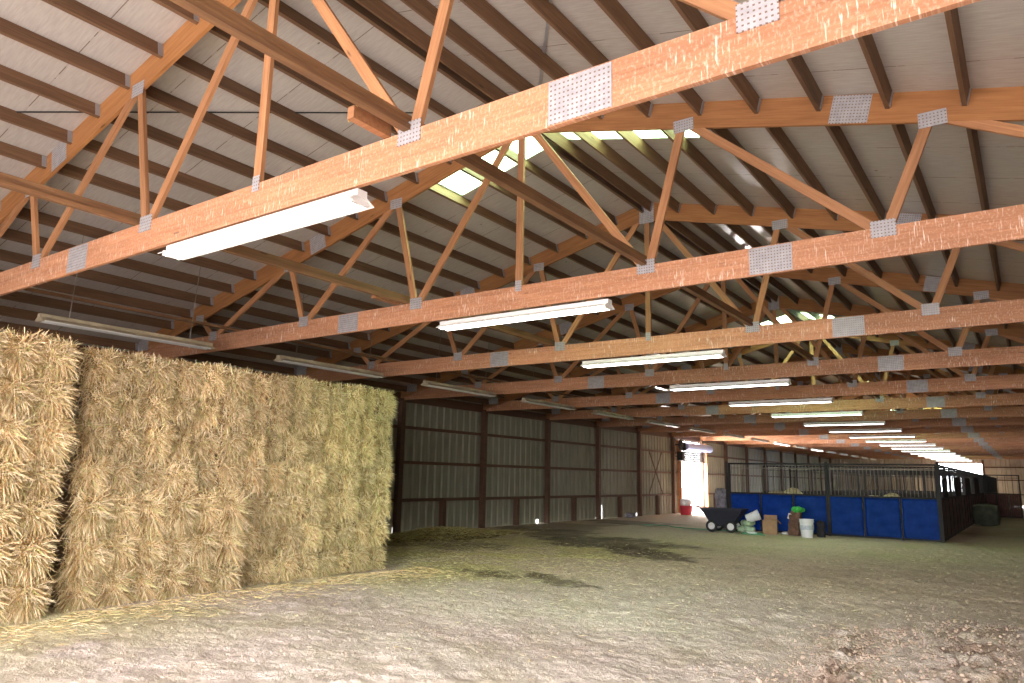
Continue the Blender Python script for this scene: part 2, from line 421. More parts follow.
# posts, girts and headers -------------------------------------------------
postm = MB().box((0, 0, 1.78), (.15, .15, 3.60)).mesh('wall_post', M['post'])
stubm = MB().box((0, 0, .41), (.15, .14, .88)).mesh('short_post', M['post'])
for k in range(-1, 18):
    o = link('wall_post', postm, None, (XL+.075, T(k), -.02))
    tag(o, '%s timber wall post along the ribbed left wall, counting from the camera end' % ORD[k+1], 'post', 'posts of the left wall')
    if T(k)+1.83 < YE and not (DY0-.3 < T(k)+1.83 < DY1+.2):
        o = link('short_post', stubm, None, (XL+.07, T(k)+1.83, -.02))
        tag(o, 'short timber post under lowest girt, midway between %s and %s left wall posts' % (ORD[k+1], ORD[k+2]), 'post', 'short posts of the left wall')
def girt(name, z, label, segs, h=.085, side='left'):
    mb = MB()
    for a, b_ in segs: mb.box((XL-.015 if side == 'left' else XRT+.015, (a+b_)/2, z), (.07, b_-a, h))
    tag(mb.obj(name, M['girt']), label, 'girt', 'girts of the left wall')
for z, w in ((.86, 'lowest'), (1.86, 'second lowest'), (2.80, 'third lowest')):
    girt('wall_girt', z, '%s horizontal timber girt along left wall, camera side of the doorway' % w, [(YN, DY0-.05)])
    girt('wall_girt', z, '%s horizontal timber girt along left wall, beyond the doorway' % w, [(DY1+.05, YE-.02)])
tag(MB().box((XL-.012, (YN+YE)/2, 3.60), (.06, YE-YN-.04, .24)).obj('wall_header', M['girt']), 'long timber header along the top of the left wall posts', 'beam')
for z, w in ((.95, 'lowest'), (2.0, 'middle'), (2.95, 'highest')):
    mb = MB().box(((FX1+.1+XRT)/2, YE-.08, z), (XRT-FX1-.2, .08, .085)); tag(mb.obj('wall_girt', M['girt']), '%s horizontal girt on far end wall right of the bright opening' % w, 'girt', 'girts of the far wall')
for x in (FX1+.08, FX0-.08, .4):
    tag(MB().box((x, YE-.16, 1.75), (.15, .15, 3.5)).obj('end_post', M['girt']), 'timber post on far end wall %s' % {0: 'right jamb of the bright opening', 1: 'left jamb of the bright opening', 2: 'nearest the right end'}[(FX1+.08, FX0-.08, .4).index(x)], 'post')
# crossed braces in the bay before the roll-up door
yb = T(7)+.5
for i, (a, b_) in enumerate((((yb+.55), (yb+1.95)), ((yb+1.95), (yb+.55)))):
    mb = MB().bar((XL+.03+.028*i, a, .92), (XL+.03+.028*i, b_, 2.76), .022, .06)
    tag(mb.obj('wall_brace', M['girt']), 'thin diagonal board on left wall beside doorway, %s' % ('leaning away from camera' if i == 0 else 'leaning towards camera'), 'brace')

# ------------------------------------------------------------------ roll-up door with fan and box above
d1 = empty('door_1', (XL, (DY0+DY1)/2, 0)); tag(d1, 'roll-up steel door pulled half way up in left wall opening', kind='structure')
M['lilac'] = plain('pale_blue_steel', (.30, .34, .56), .4, .1, .06)
M['curtain'] = plain('door_slats', (.30, .29, .29), .4, .2, .08)
w2 = (DY1-DY0)
MB().tube((.32, -w2/2+.02, 3.12), (.32, w2/2-.05, 3.12), .19, 24).obj('door_roll', M['lilac'], d1, smooth=True)
mb = MB(); z = 3.0
while z > 2.42:
    mb.box((.10, 0, z-.05), (.02, w2-.1, .095), None, .008); z -= .10
mb.obj('door_curtain', M['curtain'], d1)
for s_ in (-1, 1):
    MB().box((.0, s_*(w2/2+.03), 1.7), (.30, .09, 3.4)).obj('door_jamb', M['block'], d1)
for s_ in (-1, 1):
    MB().box((.2, s_*(w2/2-.03), 3.12), (.35, .03, .36)).obj('roll_bracket', M['steel'], d1)
f_ = empty('wall_fan', (XL+.42, DY0-.68, 3.17)); tag(f_, 'round dark fan mounted high at the left of the roll-up door', 'fan')
MB().torus((0, 0, 0), .22, .045, 'X').tube((-.08, 0, 0), (.06, 0, 0), .06, 14).obj('fan_housing', M['steel'], f_, smooth=True)
mb = MB()
for i in range(5):
    a = i*2*math.pi/5; mb.bar((0, .05*math.cos(a), .05*math.sin(a)), (.02, .19*math.cos(a), .19*math.sin(a)), .012, .1)
mb.obj('fan_blades', M['steel'], f_)
MB().bar((-.36, 0, 0), (-.06, 0, 0), .05).obj('fan_bracket', M['steel'], f_)
mb = MB()
for r_ in (.07, .12, .17): mb.torus((.05, 0, 0), r_, .006, 'X', 20, 4)
for i in range(8): a = i*math.pi/4; mb.bar((.05, 0, 0), (.05, .21*math.cos(a), .21*math.sin(a)), .008)
mb.obj('fan_guard', M['steel'], f_)
s_ = empty('loudspeaker', (XL+.30, DY0-.42, 2.44)); tag(s_, 'dark box speaker on the door post below the round fan', 'speaker')
MB().box((0, 0, .21), (.28, .30, .42), None, .015).obj('speaker_cabinet', M['steel'], s_)
MB().torus((.145, 0, .14), .09, .012, 'X').torus((.145, 0, .32), .05, .01, 'X').obj('speaker_cone', M['steel_pale'], s_, smooth=True)
MB().bar((-.385, 0, .2), (-.1, 0, .2), .04).obj('speaker_bracket', M['steel'], s_)

# ------------------------------------------------------------------ trusses
TH = .038
def member(name, pts, ang, mat, parent, th=TH, y=0):
    """Plank with the outline pts (x, z) in the truss plane, grain along ang."""
    cx = sum(p[0] for p in pts)/len(pts); cz = sum(p[1] for p in pts)/len(pts)
    ca, sa = math.cos(ang), math.sin(ang); n = len(pts)
    loc = [((p[0]-cx)*ca+(p[1]-cz)*sa, -(p[0]-cx)*sa+(p[1]-cz)*ca) for p in pts]
    V = [(u, -th/2, v) for u, v in loc]+[(u, th/2, v) for u, v in loc]
    Fc = [tuple(range(n)), tuple(reversed(range(n, 2*n)))]+[(i, i+n, (i+1) % n+n, (i+1) % n) for i in range(n)]
    me = mesh_from(name, V, [tuple(reversed(f)) for f in Fc], mat)
    bm = bmesh.new(); bm.from_mesh(me); bmesh.ops.recalc_face_normals(bm, faces=bm.faces); bm.to_mesh(me); bm.free()
    return link(name, me, parent, (cx, y, cz), (0, -ang, 0))
def web(a, b_, parent, h=.089, name='web_member'):
    ang = math.atan2(b_[1]-a[1], b_[0]-a[0]); ux, uz = math.cos(ang), math.sin(ang); nx, nz = -uz*h/2, ux*h/2
    pts = [(a[0]+nx, a[1]+nz), (a[0]-nx, a[1]-nz), (b_[0]-nx, b_[1]-nz), (b_[0]+nx, b_[1]+nz)]
    return member(name, pts, ang, M['web'], parent, TH*.96)
plate_cache = {}
def plate(x, z, w, h, parent, ang=0):
    key = (round(w, 3), round(h, 3))
    if key not in plate_cache: plate_cache[key] = MB().box((0, 0, 0), (w, .004, h)).mesh('truss_plate', M['plate'])
    return link('truss_plate', plate_cache[key], parent, (x, -TH/2-.003, z), (0, -ang, 0))
def make_truss():
    t = empty('roof_truss', (XR, 0, ZB))
    zb, zt_, A = 0, DB, ZA-ZB
    top = lambda d: A-SL*abs(d); bot = lambda d: A-.295-SL*abs(d)
    L = HALF-.02
    for a, b_ in ((-L, -2.985), (-2.985, 2.935), (2.935, L)):
        member('bottom_chord', [(a+.002, 0), (b_-.002, 0), (b_-.002, DB), (a+.002, DB)], 0, M['chord'], t)
    sa = math.atan(SL)
    for s in (-1, 1):
        for a, b_ in ((0, 3.75), (3.75, HALF+.05)):
            pts = [(s*a, top(a)), (s*b_, top(b_)), (s*b_, max(bot(b_), 0)), (s*a, bot(a))]
            member('top_chord', pts, -s*sa, M['topchord'], t)
        # fan of webs: bottom nodes, top nodes
        B = [1.66, 3.95, 6.30]; Tn = [2.12, 4.40, 6.75]
        web((s*.10, bot(.1)+.10), (s*(B[0]-.03), DB-.02), t)
        for i in range(3):
            web((s*B[i]+s*.03, DB-.03), (s*(Tn[i]-.02), bot(Tn[i])+.06), t)
            if i < 2: web((s*(Tn[i]+.05), bot(Tn[i])+.04), (s*(B[i+1]-.05), DB-.02), t)
            plate(s*(B[i]), DB-.015, .205, .155, t); plate(s*(Tn[i]), bot(Tn[i])+.03, .22, .14, t)
        plate(s*3.75, A-.148-SL*3.75, .34, .275, t, -s*sa)
        plate(s*2.96, DB/2, .405, .265, t)
        plate(s*8.55, DB+.03, .35, .22, t)
    web((0, DB-.03), (0, bot(0)+.1), t, name='king_post')
    plate(0, A-.20, .26, .34, t); plate(0, DB+.0, .09, .13, t)
    return t
def dup(root, loc):
    r = root.copy(); COL.objects.link(r); r.location = loc
    for ch in list(root.children):
        c = ch.copy(); COL.objects.link(c); c.parent = r
    return r
T0 = make_truss()
bpy.context.view_layer.update()
for k in range(-1, 18):
    loc = (XR, T(k), ZB)
    if k == -1: t = T0; t.location = loc
    else: t = dup(T0, loc)
    lab = {-1: 'timber roof truss overhead just behind the camera', 0: 'big orange timber truss crossing whole top of the picture, nearest in view',
           17: 'last timber truss, close to the far end wall'}.get(k, 'timber roof truss carrying steel plates, %s one counting back from the nearest in view' % ORD[k])
    tag(t, lab, 'roof truss', 'roof trusses spanning the barn')

# ------------------------------------------------------------------ purlins between the trusses
PD = [.10]+[.585*i for i in range(1, 16)]
plen = S-TH-.004; PH = .15
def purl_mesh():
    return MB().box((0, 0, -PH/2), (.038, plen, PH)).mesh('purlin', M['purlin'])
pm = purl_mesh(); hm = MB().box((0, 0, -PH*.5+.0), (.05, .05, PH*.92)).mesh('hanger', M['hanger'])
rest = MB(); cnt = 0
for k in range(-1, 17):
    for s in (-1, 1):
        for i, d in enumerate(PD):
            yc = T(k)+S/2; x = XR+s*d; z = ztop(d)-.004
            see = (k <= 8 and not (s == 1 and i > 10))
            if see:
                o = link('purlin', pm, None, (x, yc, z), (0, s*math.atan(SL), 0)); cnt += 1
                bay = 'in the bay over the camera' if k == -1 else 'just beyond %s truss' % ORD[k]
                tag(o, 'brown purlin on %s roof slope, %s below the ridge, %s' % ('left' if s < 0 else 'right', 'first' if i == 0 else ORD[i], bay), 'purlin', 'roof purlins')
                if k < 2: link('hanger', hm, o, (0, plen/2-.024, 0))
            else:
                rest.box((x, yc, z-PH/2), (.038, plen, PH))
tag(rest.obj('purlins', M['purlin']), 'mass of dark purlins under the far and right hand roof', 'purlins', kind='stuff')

# braces lying along the bottom chords
for x, w_ in ((-10.48, 'far left above unlit lamps'), (-6.68, 'left of ridge'), (-3.20, 'right of ridge'), (1.5, 'near right wall')):
    t = empty('lateral_brace', (x, 30, ZB+DB)); tag(t, 'long board brace laid along the truss bottom chords, %s' % w_, 'brace', 'lengthwise truss braces')
    MB().box((0, 0, .021), (.065, 72, .038)).obj('flat_board', M['brace'], t)
    if x > -10: MB().box((-.0135, 0, .042+.038), (.038, 72, .076)).obj('upright_board', M['brace'], t)
# lap block tied with yellow twine beside the near brace
M['twine'] = plain('yellow_twine', (.62, .42, .12), .8)
t = empty('lap_block', (-3.40, T(0)-.17, ZB+DB+.002)); tag(t, 'short wood block tied with yellow twine on top of nearest truss chord', 'wood block')
MB().box((0, 0, .05), (.06, .34, .085)).obj('block', M['block'], t)
MB().path([(-.036, -.15, .0), (-.036, -.15, .10), (.036, -.14, .10), (.17, -.06, .15)], .006).obj('twine', M['twine'], t)
t = empty('lap_block', (-6.82, T(1)-.25, ZB+DB+.002)); tag(t, 'short wood block on top of second truss chord beside the brace', 'wood block')
MB().box((0, 0, .05), (.09, .45, .09)).obj('block', M['block'], t)

# tie cable and strap under the roof sheets
def on_roof(x, y, off=.03): return (x, y, ztop(x-XR)-off)
pts = [on_roof(-8.9+(3.2*i/12), 2.0+3.9*i/12, .012) for i in range(13)]
tag(MB().path(pts, .009).obj('roof_cable', M['steel']), 'thin black cable running across the left roof slope', 'cable')
pts = [on_roof(-4.4+1.9*i/8, 6.6-2.6*i/8, .012) for i in range(9)]
mb = MB()
for a, b_ in zip(pts, pts[1:]): mb.bar(a, b_, .03, .006)
tag(mb.obj('roof_strap', M['hanger']), 'grey steel strap crossing purlins on right roof slope near the camera', 'strap')

# ------------------------------------------------------------------ fluorescent fixtures
LL = 2.42
def make_fixture(lit):
    t = empty('fluorescent_light', (0, 0, 0))
    body = M['white_paint'] if lit else M['old_paint']
    mb = MB()
    # channel with sloping reflector wings (profile swept along x)
    prof = [(-.045, .10), (-.045, .055), (-.115, .015), (-.115, .008), (-.04, .045), (.04, .045), (.115, .008), (.115, .015), (.045, .055), (.045, .10)]
    a = [mb.bm.verts.new((-LL/2, y, z)) for y, z in prof]; b_ = [mb.bm.verts.new((LL/2, y, z)) for y, z in prof]
    for i in range(len(prof)): mb.bm.faces.new((a[i], a[(i+1) % len(prof)], b_[(i+1) % len(prof)], b_[i]))
    mb.bm.faces.new(a); mb.bm.faces.new(list(reversed(b_)))
    mb.obj('housing', body, t)
    for y in (-.055, .055):
        MB().tube((-LL/2+.04, y, .012), (LL/2-.04, y, .012), .019, 10).obj('tube', M['tube_lit'] if lit else M['tube_off'], t, smooth=True)
    for x in (-LL/2+.025, LL/2-.025):
        MB().box((x, 0, .022), (.03, .16, .045)).obj('tube_holder', M['white_paint'] if lit else M['old_paint'], t)
    return t
fl = make_fixture(True); fo = make_fixture(False)
def hang(parent, zt):
    for x in (-.85, .85): MB().tube((x, 0, .10), (x, 0, .10+zt), .006, 6).obj('hanger_rod', M['steel_pale'], parent)
hang(fl, .035)
for x_ in (-.85, .85): MB().tube((x_, 0, .10), (x_, -.095, 1.235), .005, 6).obj('hanger_rod', M['steel_pale'], fo)
first = True
for k in range(0, 18):
    loc = (-4.83, T(k)-.0, ZB-.135)
    o = fl if first else dup(fl, loc); o.location = loc; first = False
    tag(o, 'lit white tube light hung crosswise under %s, middle row' % ('nearest truss in view' if k == 0 else 'the %s truss' % ORD[k]), 'strip light', 'lit tube lights of the middle row')
first = True
for k in range(0, 17):
    lit = k in (9, 11)
    loc = (-10.2, T(k)+1.83, 3.38)
    if lit:
        o = fl.copy(); COL.objects.link(o)
        for ch in fl.children:
            if ch.name.startswith('hanger_rod'): continue
            c = ch.copy(); COL.objects.link(c); c.parent = o
        for x in (-.85, .85): MB().tube((x, 0, .10), (x, -.095, 1.235), .005, 6).obj('hanger_rod', M['steel_pale'], o)
    else:
        o = fo if first else dup(fo, loc); first = False
    o.location = loc; o.rotation_euler = (0, 0, math.pi/2)
    pos = 'above the hay stack' if k < 2 else 'near the left wall'
    tag(o, '%s strip light hung lengthwise, %s of the left row, %s' % ('lit' if lit else 'unlit yellowed', ORD[k], pos), 'strip light', 'lamps of the left row')

# ------------------------------------------------------------------ straw bales
def blades(base, direc, length, width, droop, rs):
    """Two-segment tapering straw blades; returns verts, quads/tris."""
    n = len(base); d = direc/np.linalg.norm(direc, axis=1)[:, None]
    r = rs.normal(size=(n, 3)); side = np.cross(d, r); side /= np.linalg.norm(side, axis=1)[:, None]+1e-9
    w = width[:, None]*side
    p1 = base+d*length[:, None]*.5+np.array([0, 0, -1])*(droop*.25)[:, None]
    p2 = base+d*length[:, None]+np.array([0, 0, -1])*droop[:, None]
    V = np.stack([base-w, base+w, p1+w*.9, p1-w*.9, p2+w*.35, p2-w*.35], 1).reshape(-1, 3)
    i = np.arange(n)*6
    Fq = np.stack([i, i+1, i+2, i+3], 1); F2 = np.stack([i+3, i+2, i+4, i+5], 1)
    return V, np.stack([Fq, F2], 1).reshape(-1, 4)
def quad_mesh(name, V, Fq, mats, cols=None, mi=None):
    me = bpy.data.meshes.new(name); me.vertices.add(len(V)); me.vertices.foreach_set('co', np.asarray(V, np.float32).ravel())
    me.loops.add(Fq.size); me.loops.foreach_set('vertex_index', Fq.ravel().astype(np.int32))
    me.polygons.add(len(Fq)); me.polygons.foreach_set('loop_start', np.arange(0, Fq.size, 4)); me.polygons.foreach_set('loop_total', np.full(len(Fq), 4))
    me.update(calc_edges=True)
    for mt in mats: me.materials.append(mt)
    if cols is not None:
        ca = me.color_attributes.new('straw', 'FLOAT_COLOR', 'POINT'); ca.data.foreach_set('color', np.asarray(cols, np.float32).ravel())
    return me
def straw_mat(name):
    mt, nt, b = new_mat(name); at = N(nt, 'ShaderNodeAttribute', attribute_name='straw')
    oi = N(nt, 'ShaderNodeObjectInfo')
    c = mix(nt, at.outputs['Color'], oi.outputs['Color'], 1.0, 'MULTIPLY')
    nt.links.new(c, b.inputs['Base Color']); b.inputs['Roughness'].default_value = .6; b.inputs['Specular IOR Level'].default_value = .3
    return mt
M['straw'] = straw_mat('straw')
BW, BHT, BL = .362, .418, .95
def straw_cols(n, rs, per=6):
    a = np.array([.88, .67, .36]); b_ = np.array([.97, .82, .60]); g = np.array([.62, .58, .26]); d = np.array([.48, .28, .11])
    t = rs.random(n)[:, None]; c = a*(1-t)+b_*t
    k = rs.random(n); c[k < .16] = g*(.8+.4*rs.random((int((k < .16).sum()), 1))); c[k > .76] = d*(.8+.5*rs.random((int((k > .76).sum()), 1)))
    c = np.concatenate([np.clip(c, 0, 1), np.ones((n, 1))], 1)
    return np.repeat(c, per, 0)
GR = .125
def bale_mesh(seed, nb=1500, long_=1.2):
    rs = np.random.default_rng(seed)
    # body: gridded box, bulged ends, rough sides
    bm = bmesh.new(); bmesh.ops.create_cube(bm, size=1); bmesh.ops.subdivide_edges(bm, edges=bm.edges[:], cuts=6, use_grid_fill=True)
    for v in bm.verts:
        x, y, z = v.co
        e = max(abs(y)*2, abs(z)*2)
        v.co = Vector((x*BL, y*BW*.97, z*BHT*.97))
        if x > .45: v.co.x += -GR*e**3+.012*math.sin(y*21+seed)*math.cos(z*17+seed)
        v.co += Vector(rs.normal(0, .004, 3))
        v.co.x -= BL/2+.012; v.co.z += BHT/2
    bm.verts.ensure_lookup_table()
    BV = np.array([v.co[:] for v in bm.verts]); BF = np.array([[v.index for v in f.verts] for f in bm.faces if len(f.verts) == 4]); bm.free()
    # clumps of straw on the front end, each fanning out from its own root
    nc = 30; cy_ = rs.uniform(-.47, .47, nc)*BW; cz_ = rs.uniform(.05, .97, nc)*BHT
    j = rs.integers(0, nc, nb); sp = rs.normal(0, .028, (nb, 2)); y = np.clip(cy_[j]+sp[:, 0], -.5*BW, .5*BW); z = np.clip(cz_[j]+sp[:, 1], 0, BHT)
    e = np.maximum(np.abs(y)/(BW/2), np.abs(z-BHT/2)/(BHT/2))
    base = np.stack([-GR*e**3-.018+rs.normal(0, .008, nb), y, z], 1)
    cdir = np.stack([.55+.35*rs.random(nc), cy_/BW*1.5+rs.normal(0, .55, nc), (cz_/BHT-.5)*1.0+rs.normal(-.25, .5, nc)], 1)
    direc = cdir[j]+np.stack([rs.normal(0, .12, nb), sp[:, 0]*14+rs.normal(0, .16, nb), sp[:, 1]*14+rs.normal(0, .16, nb)], 1)
    ln = (.05+.08*rs.random(nb)**1.4)*long_*(1-.35*e**4)*rs.uniform(.7, 1.25, nc)[j]; dr = ln*(.10+.35*rs.random(nb))
    V1, F1 = blades(base, direc, ln, .0022+.0030*rs.random(nb), dr, rs)
    # strands lying over the front
    n2 = nb//4; y = rs.uniform(-.5, .5, n2)*BW; z = rs.uniform(0, 1, n2)*BHT
    e2 = np.maximum(np.abs(y)/(BW/2), np.abs(z-BHT/2)/(BHT/2)); base = np.stack([.004-GR*e2**3+.03*rs.random(n2), y, z], 1)
    a = rs.normal(1.57, .8, n2)
    direc = np.stack([rs.normal(0, .22, n2), np.cos(a), np.sin(a)*np.where(rs.random(n2) < .5, -1, 1)], 1)
    ln = (.06+.09*rs.random(n2))*long_
    V2, F2 = blades(base-direc*ln[:, None]*.4, direc, ln, .0022+.0025*rs.random(n2), ln*.1, rs)
    # fringe on the four long sides close to the front
    n3 = 150; t = rs.random(n3)*4; y = np.where(t < 1, -.5, np.where(t < 2, .5, rs.uniform(-.5, .5, n3)))*BW
    z = np.where(t < 2, rs.uniform(0, 1, n3), np.where(t < 3, 0, 1))*BHT
    base = np.stack([-rs.random(n3)**1.5*.6, y*.98, z*.98+.004], 1)
    direc = np.stack([rs.normal(.4, .7, n3), y*5+rs.normal(0, .35, n3), (z-BHT/2)*4.5+rs.normal(0, .35, n3)], 1)
    ln = .03+.06*rs.random(n3)
    V3, F3 = blades(base, direc, ln, .0016+.0015*rs.random(n3), ln*.25, rs)
    V = np.concatenate([BV, V1, V2, V3]); o1 = len(BV); o2 = o1+len(V1); o3 = o2+len(V2)
    Fa = np.concatenate([BF, F1+o1, F2+o2, F3+o3])
    bc = np.tile([.20, .125, .05, 1], (len(BV), 1))*np.append(np.ones(3), 1)  # body colour darkened to give the shadows between the straws
    cols = np.concatenate([bc, straw_cols(nb+n2+n3, rs)])
    return quad_mesh('straw_bale', V, Fa, [M['straw']], cols)
bv = [bale_mesh(100+i) for i in range(9)]; bl_ = [bale_mesh(200+i, 1500, 1.7) for i in range(4)]
ROWS = 7; XF = -8.87; YS = 3.97; NC = 14
def put_bale(mesh, x, y, z, lab, grp, tint, rx=0):
    o = link('straw_bale', mesh, None, (x, y, z), (R(random.uniform(-1.2, 1.2))+rx, R(random.uniform(-1.5, 1.5)), R(random.uniform(-2.5, 2.5))))
    o.color = (*tint, 1); tag(o, lab, 'straw bale', grp)
    return o
rown = ['bottom', 'second', 'third', 'fourth', 'fifth', 'sixth', 'top']
for r in range(ROWS):
    for c in range(NC):
        f = c/(NC-1); g = max(0, (f-.45)/.55)*(.45+.55*r/(ROWS-1))
        tint = (1.06-.14*g, 1.04+.02*g, 1-.20*g); v = random.uniform(.80, 1.10); tint = tuple(v*q for q in tint)
        px = random.uniform(-.075, .06)+(.10 if (r < 3 and c < 6) else 0)
        if r == 0 and c >= 6: px -= .05
        mesh = random.choice(bl_ if (r < 3 and c < 6) else bv)
        put_bale(mesh, XF+px, YS+(c+.5)*BW*.992, r*BHT*1.004+.005, 'straw bale in the long stack, %s row up, %s column from its near edge' % (rown[r], 'first' if c == 0 else ORD[c]),
                 'bales of the long stack', tint)
for r in range(ROWS):
    for c in range(3):
        v = random.uniform(.86, 1.02)
        put_bale(random.choice(bl_), XF+.22+random.uniform(-.03, .04), YS-.25-(c+.5)*BW*1.015, r*BHT*1.004+.005,
                 'straw bale of protruding left stack, %s row up, %s column from its right' % (rown[r], 'first' if c == 0 else ORD[c]), 'bales of the protruding stack', (v, v*.97, v*.92))
# second layer behind, where the end of the stack shows
for r in range(ROWS):
    v = random.uniform(.7, .95)
    put_bale(random.choice(bv), XF-BL-.03, YS+(NC-.5)*BW*.992, r*BHT*1.004+.005, 'straw bale behind the far end of the long stack, %s row up' % rown[r], 'bales behind the stack end', (v*.85, v*.95, v*.75))

# loose straw and hay
def litter(name, n, sampler, tint, label, lmin=.03, lmax=.12, w=.0018, zoff=.006, mound=None):
    rs = np.random.default_rng(len(name)+n); x, y = sampler(rs, n)
    z = ground_z(x, y)+zoff
    if mound is not None: z = z+mound(x, y)
    base = np.stack([x, y, z+rs.random(n)*.012], 1); a = rs.random(n)*2*math.pi
    direc = np.stack([np.cos(a), np.sin(a), rs.normal(.06, .14, n)], 1); ln = rs.uniform(lmin, lmax, n)
    V, Fq = blades(base, direc, ln, np.full(n, w)*rs.uniform(.7, 1.6, n), ln*.05, rs)
    o = link(name, quad_mesh(name, V, Fq, [M['straw']], straw_cols(n, rs))); o.color = (*tint, 1)
    tag(o, label, name.split('_')[-1], kind='stuff')
    return o
def s_edge(rs, n):
    y = rs.uniform(2.2, 9.6, n); x = -8.62+np.abs(rs.normal(0, .45, n))+.05*np.sin(y*3); x = np.where(y < 3.9, x+.25, x)
    return x, y
litter('loose_straw', 6000, s_edge, (.95, .95, .85), 'pale loose straw scattered on the dirt along the foot of the stack')
def s_green(rs, n):
    x = rs.normal(-9.3, 2.3, n); y = rs.normal(11.6, 1.7, n); keep = (x > XL+.2) & ((y > 9.3) | (x > -8.5))
    x = np.where(keep, x, rs.uniform(-12.5, -9, n)); y = np.where(keep, y, rs.uniform(9.7, 14.5, n)); return x, y
litter('loose_hay', 7000, s_green, (.72, .80, .55), 'green loose hay strewn over the ground beyond the stack', 0.03, .11, .0018)
def s_far(rs, n): return rs.normal(-6.0, 3.0, n).clip(XL+.3, 2), rs.uniform(5, 21, n)
litter('scattered_chaff', 3000, s_far, (.75, .75, .6), 'fine chaff scattered over the open dirt floor', .02, .07, .0018)
MX, MY = -12.55, 14.7
mound = lambda x, y: .20*np.exp(-((x-MX)/.75)**2-((y-MY)/1.5)**2)
def s_m(rs, n): return rs.normal(MX, .5, n).clip(XL+.42, 0), rs.normal(MY, 1.25, n)
litter('hay_heap', 9000, s_m, (.55, .58, .36), 'low heap of green hay against the left wall past the stack', .06, .2, .003, .0, mound)
# solid core of that heap
xs = np.linspace(MX-.9, MX+1.6, 24); ys = np.linspace(MY-3, MY+3, 40); Xg, Yg = np.meshgrid(xs, ys)
V = np.stack([Xg, Yg, mound(Xg, Yg)-.015], -1).reshape(-1, 3); ii = np.arange(V.shape[0]).reshape(40, 24)
Fq = np.stack([ii[:-1, :-1], ii[:-1, 1:], ii[1:, 1:], ii[1:, :-1]], -1).reshape(-1, 4)
M['heap'] = plain('packed_hay', (.16, .14, .06), .9, 0, .3, 20)
hp = bpy.data.objects['hay_heap']
core = link('packed_core', quad_mesh('packed_core', V, Fq, [M['heap']]), hp)

# clods of dirt in the foreground
def clods(n):
    rs = np.random.default_rng(5); bm = bmesh.new(); bmesh.ops.create_icosphere(bm, subdivisions=1, radius=1)
    P = np.array([v.co[:] for v in bm.verts]); Fc = np.array([[v.index for v in f.verts] for f in bm.faces]); bm.free()
    VV = []; FF = []
    for i in range(n):
        u = rs.random()
        if u < .30: x = rs.normal(-1.5, .32); y = rs.uniform(5.4, 9.2); s = rs.uniform(.004, .017)
        elif u < .55: x = rs.normal(-.55, .4); y = rs.uniform(6.6, 10.2); s = rs.uniform(.004, .017)
        else: x = rs.uniform(-7.5, 1); y = rs.uniform(2.4, 11.5); s = rs.uniform(.003, .013)
        z = float(ground_z(np.array([x]), np.array([y]))[0])
        q = P*rs.uniform(.7, 1.3, 3)*(1+rs.normal(0, .13, (len(P), 1)))*s
        VV.append(q+np.array([x, y, z+s*.35])); FF.append(Fc+i*len(P))
    V = np.concatenate(VV); Fc = np.concatenate(FF)
    me = mesh_from('dirt_clods', V.tolist(), Fc.tolist(), M['clod'])
    tag(link('dirt_clods', me), 'crumbly dirt clods turned up in the foreground soil', 'dirt', kind='stuff')
M['clod'] = plain('clod_soil', (.40, .295, .225), .95, 0, .35, 3)
clods(3600)

# ------------------------------------------------------------------ stalls
YF = 23.7; SX0, SX1, SXM = -8.10, -2.18, -5.09; ZP, ZG = 1.19, 2.12
def tarp_mat():
    mt, nt, b = new_mat('blue_tarp'); co = coord(nt)
    n = noise(nt, mapping(nt, co, (1.6, 1, 1.1)), 1.4, 3, .5, 1.2); n2 = noise(nt, co, 4, 3)
    c = ramp(nt, n2, [(.3, (.006, .045, .26)), (.7, (.010, .075, .42))])
    nt.links.new(c, b.inputs['Base Color']); b.inputs['Roughness'].default_value = .6; b.inputs['Specular IOR Level'].default_value = .2; bump(nt, b, n, .35, .06)
    return mt
M['tarp'] = tarp_mat()
M['redboard'] = plain('dark_red_board', (.085, .03, .022), .7, 0, .3, 4)
M['blackboard'] = plain('dark_board', (.045, .035, .03), .8, 0, .3, 4)
def tarp_sheet(w, h):
    bm = bmesh.new(); nx, nz = 14, 14; g = []
    for j in range(nz+1):
        for i in range(nx+1):
            x = -w/2+w*i/nx; z = h*j/nz; y = -.012+.012*math.sin(x*9+z*7)+.006*math.sin(z*23-x*5)
            g.append(bm.verts.new((x, y, z)))
    for j in range(nz):
        for i in range(nx):
            a = j*(nx+1)+i; bm.faces.new((g[a], g[a+1], g[a+nx+2], g[a+nx+1]))
    r = bmesh.ops.solidify(bm, geom=bm.faces[:], thickness=.004)
    me = bpy.data.meshes.new('tarp'); bm.to_mesh(me); bm.free(); me.materials.append(M['tarp'])
    me.polygons.foreach_set('use_smooth', [True]*len(me.polygons)); return me
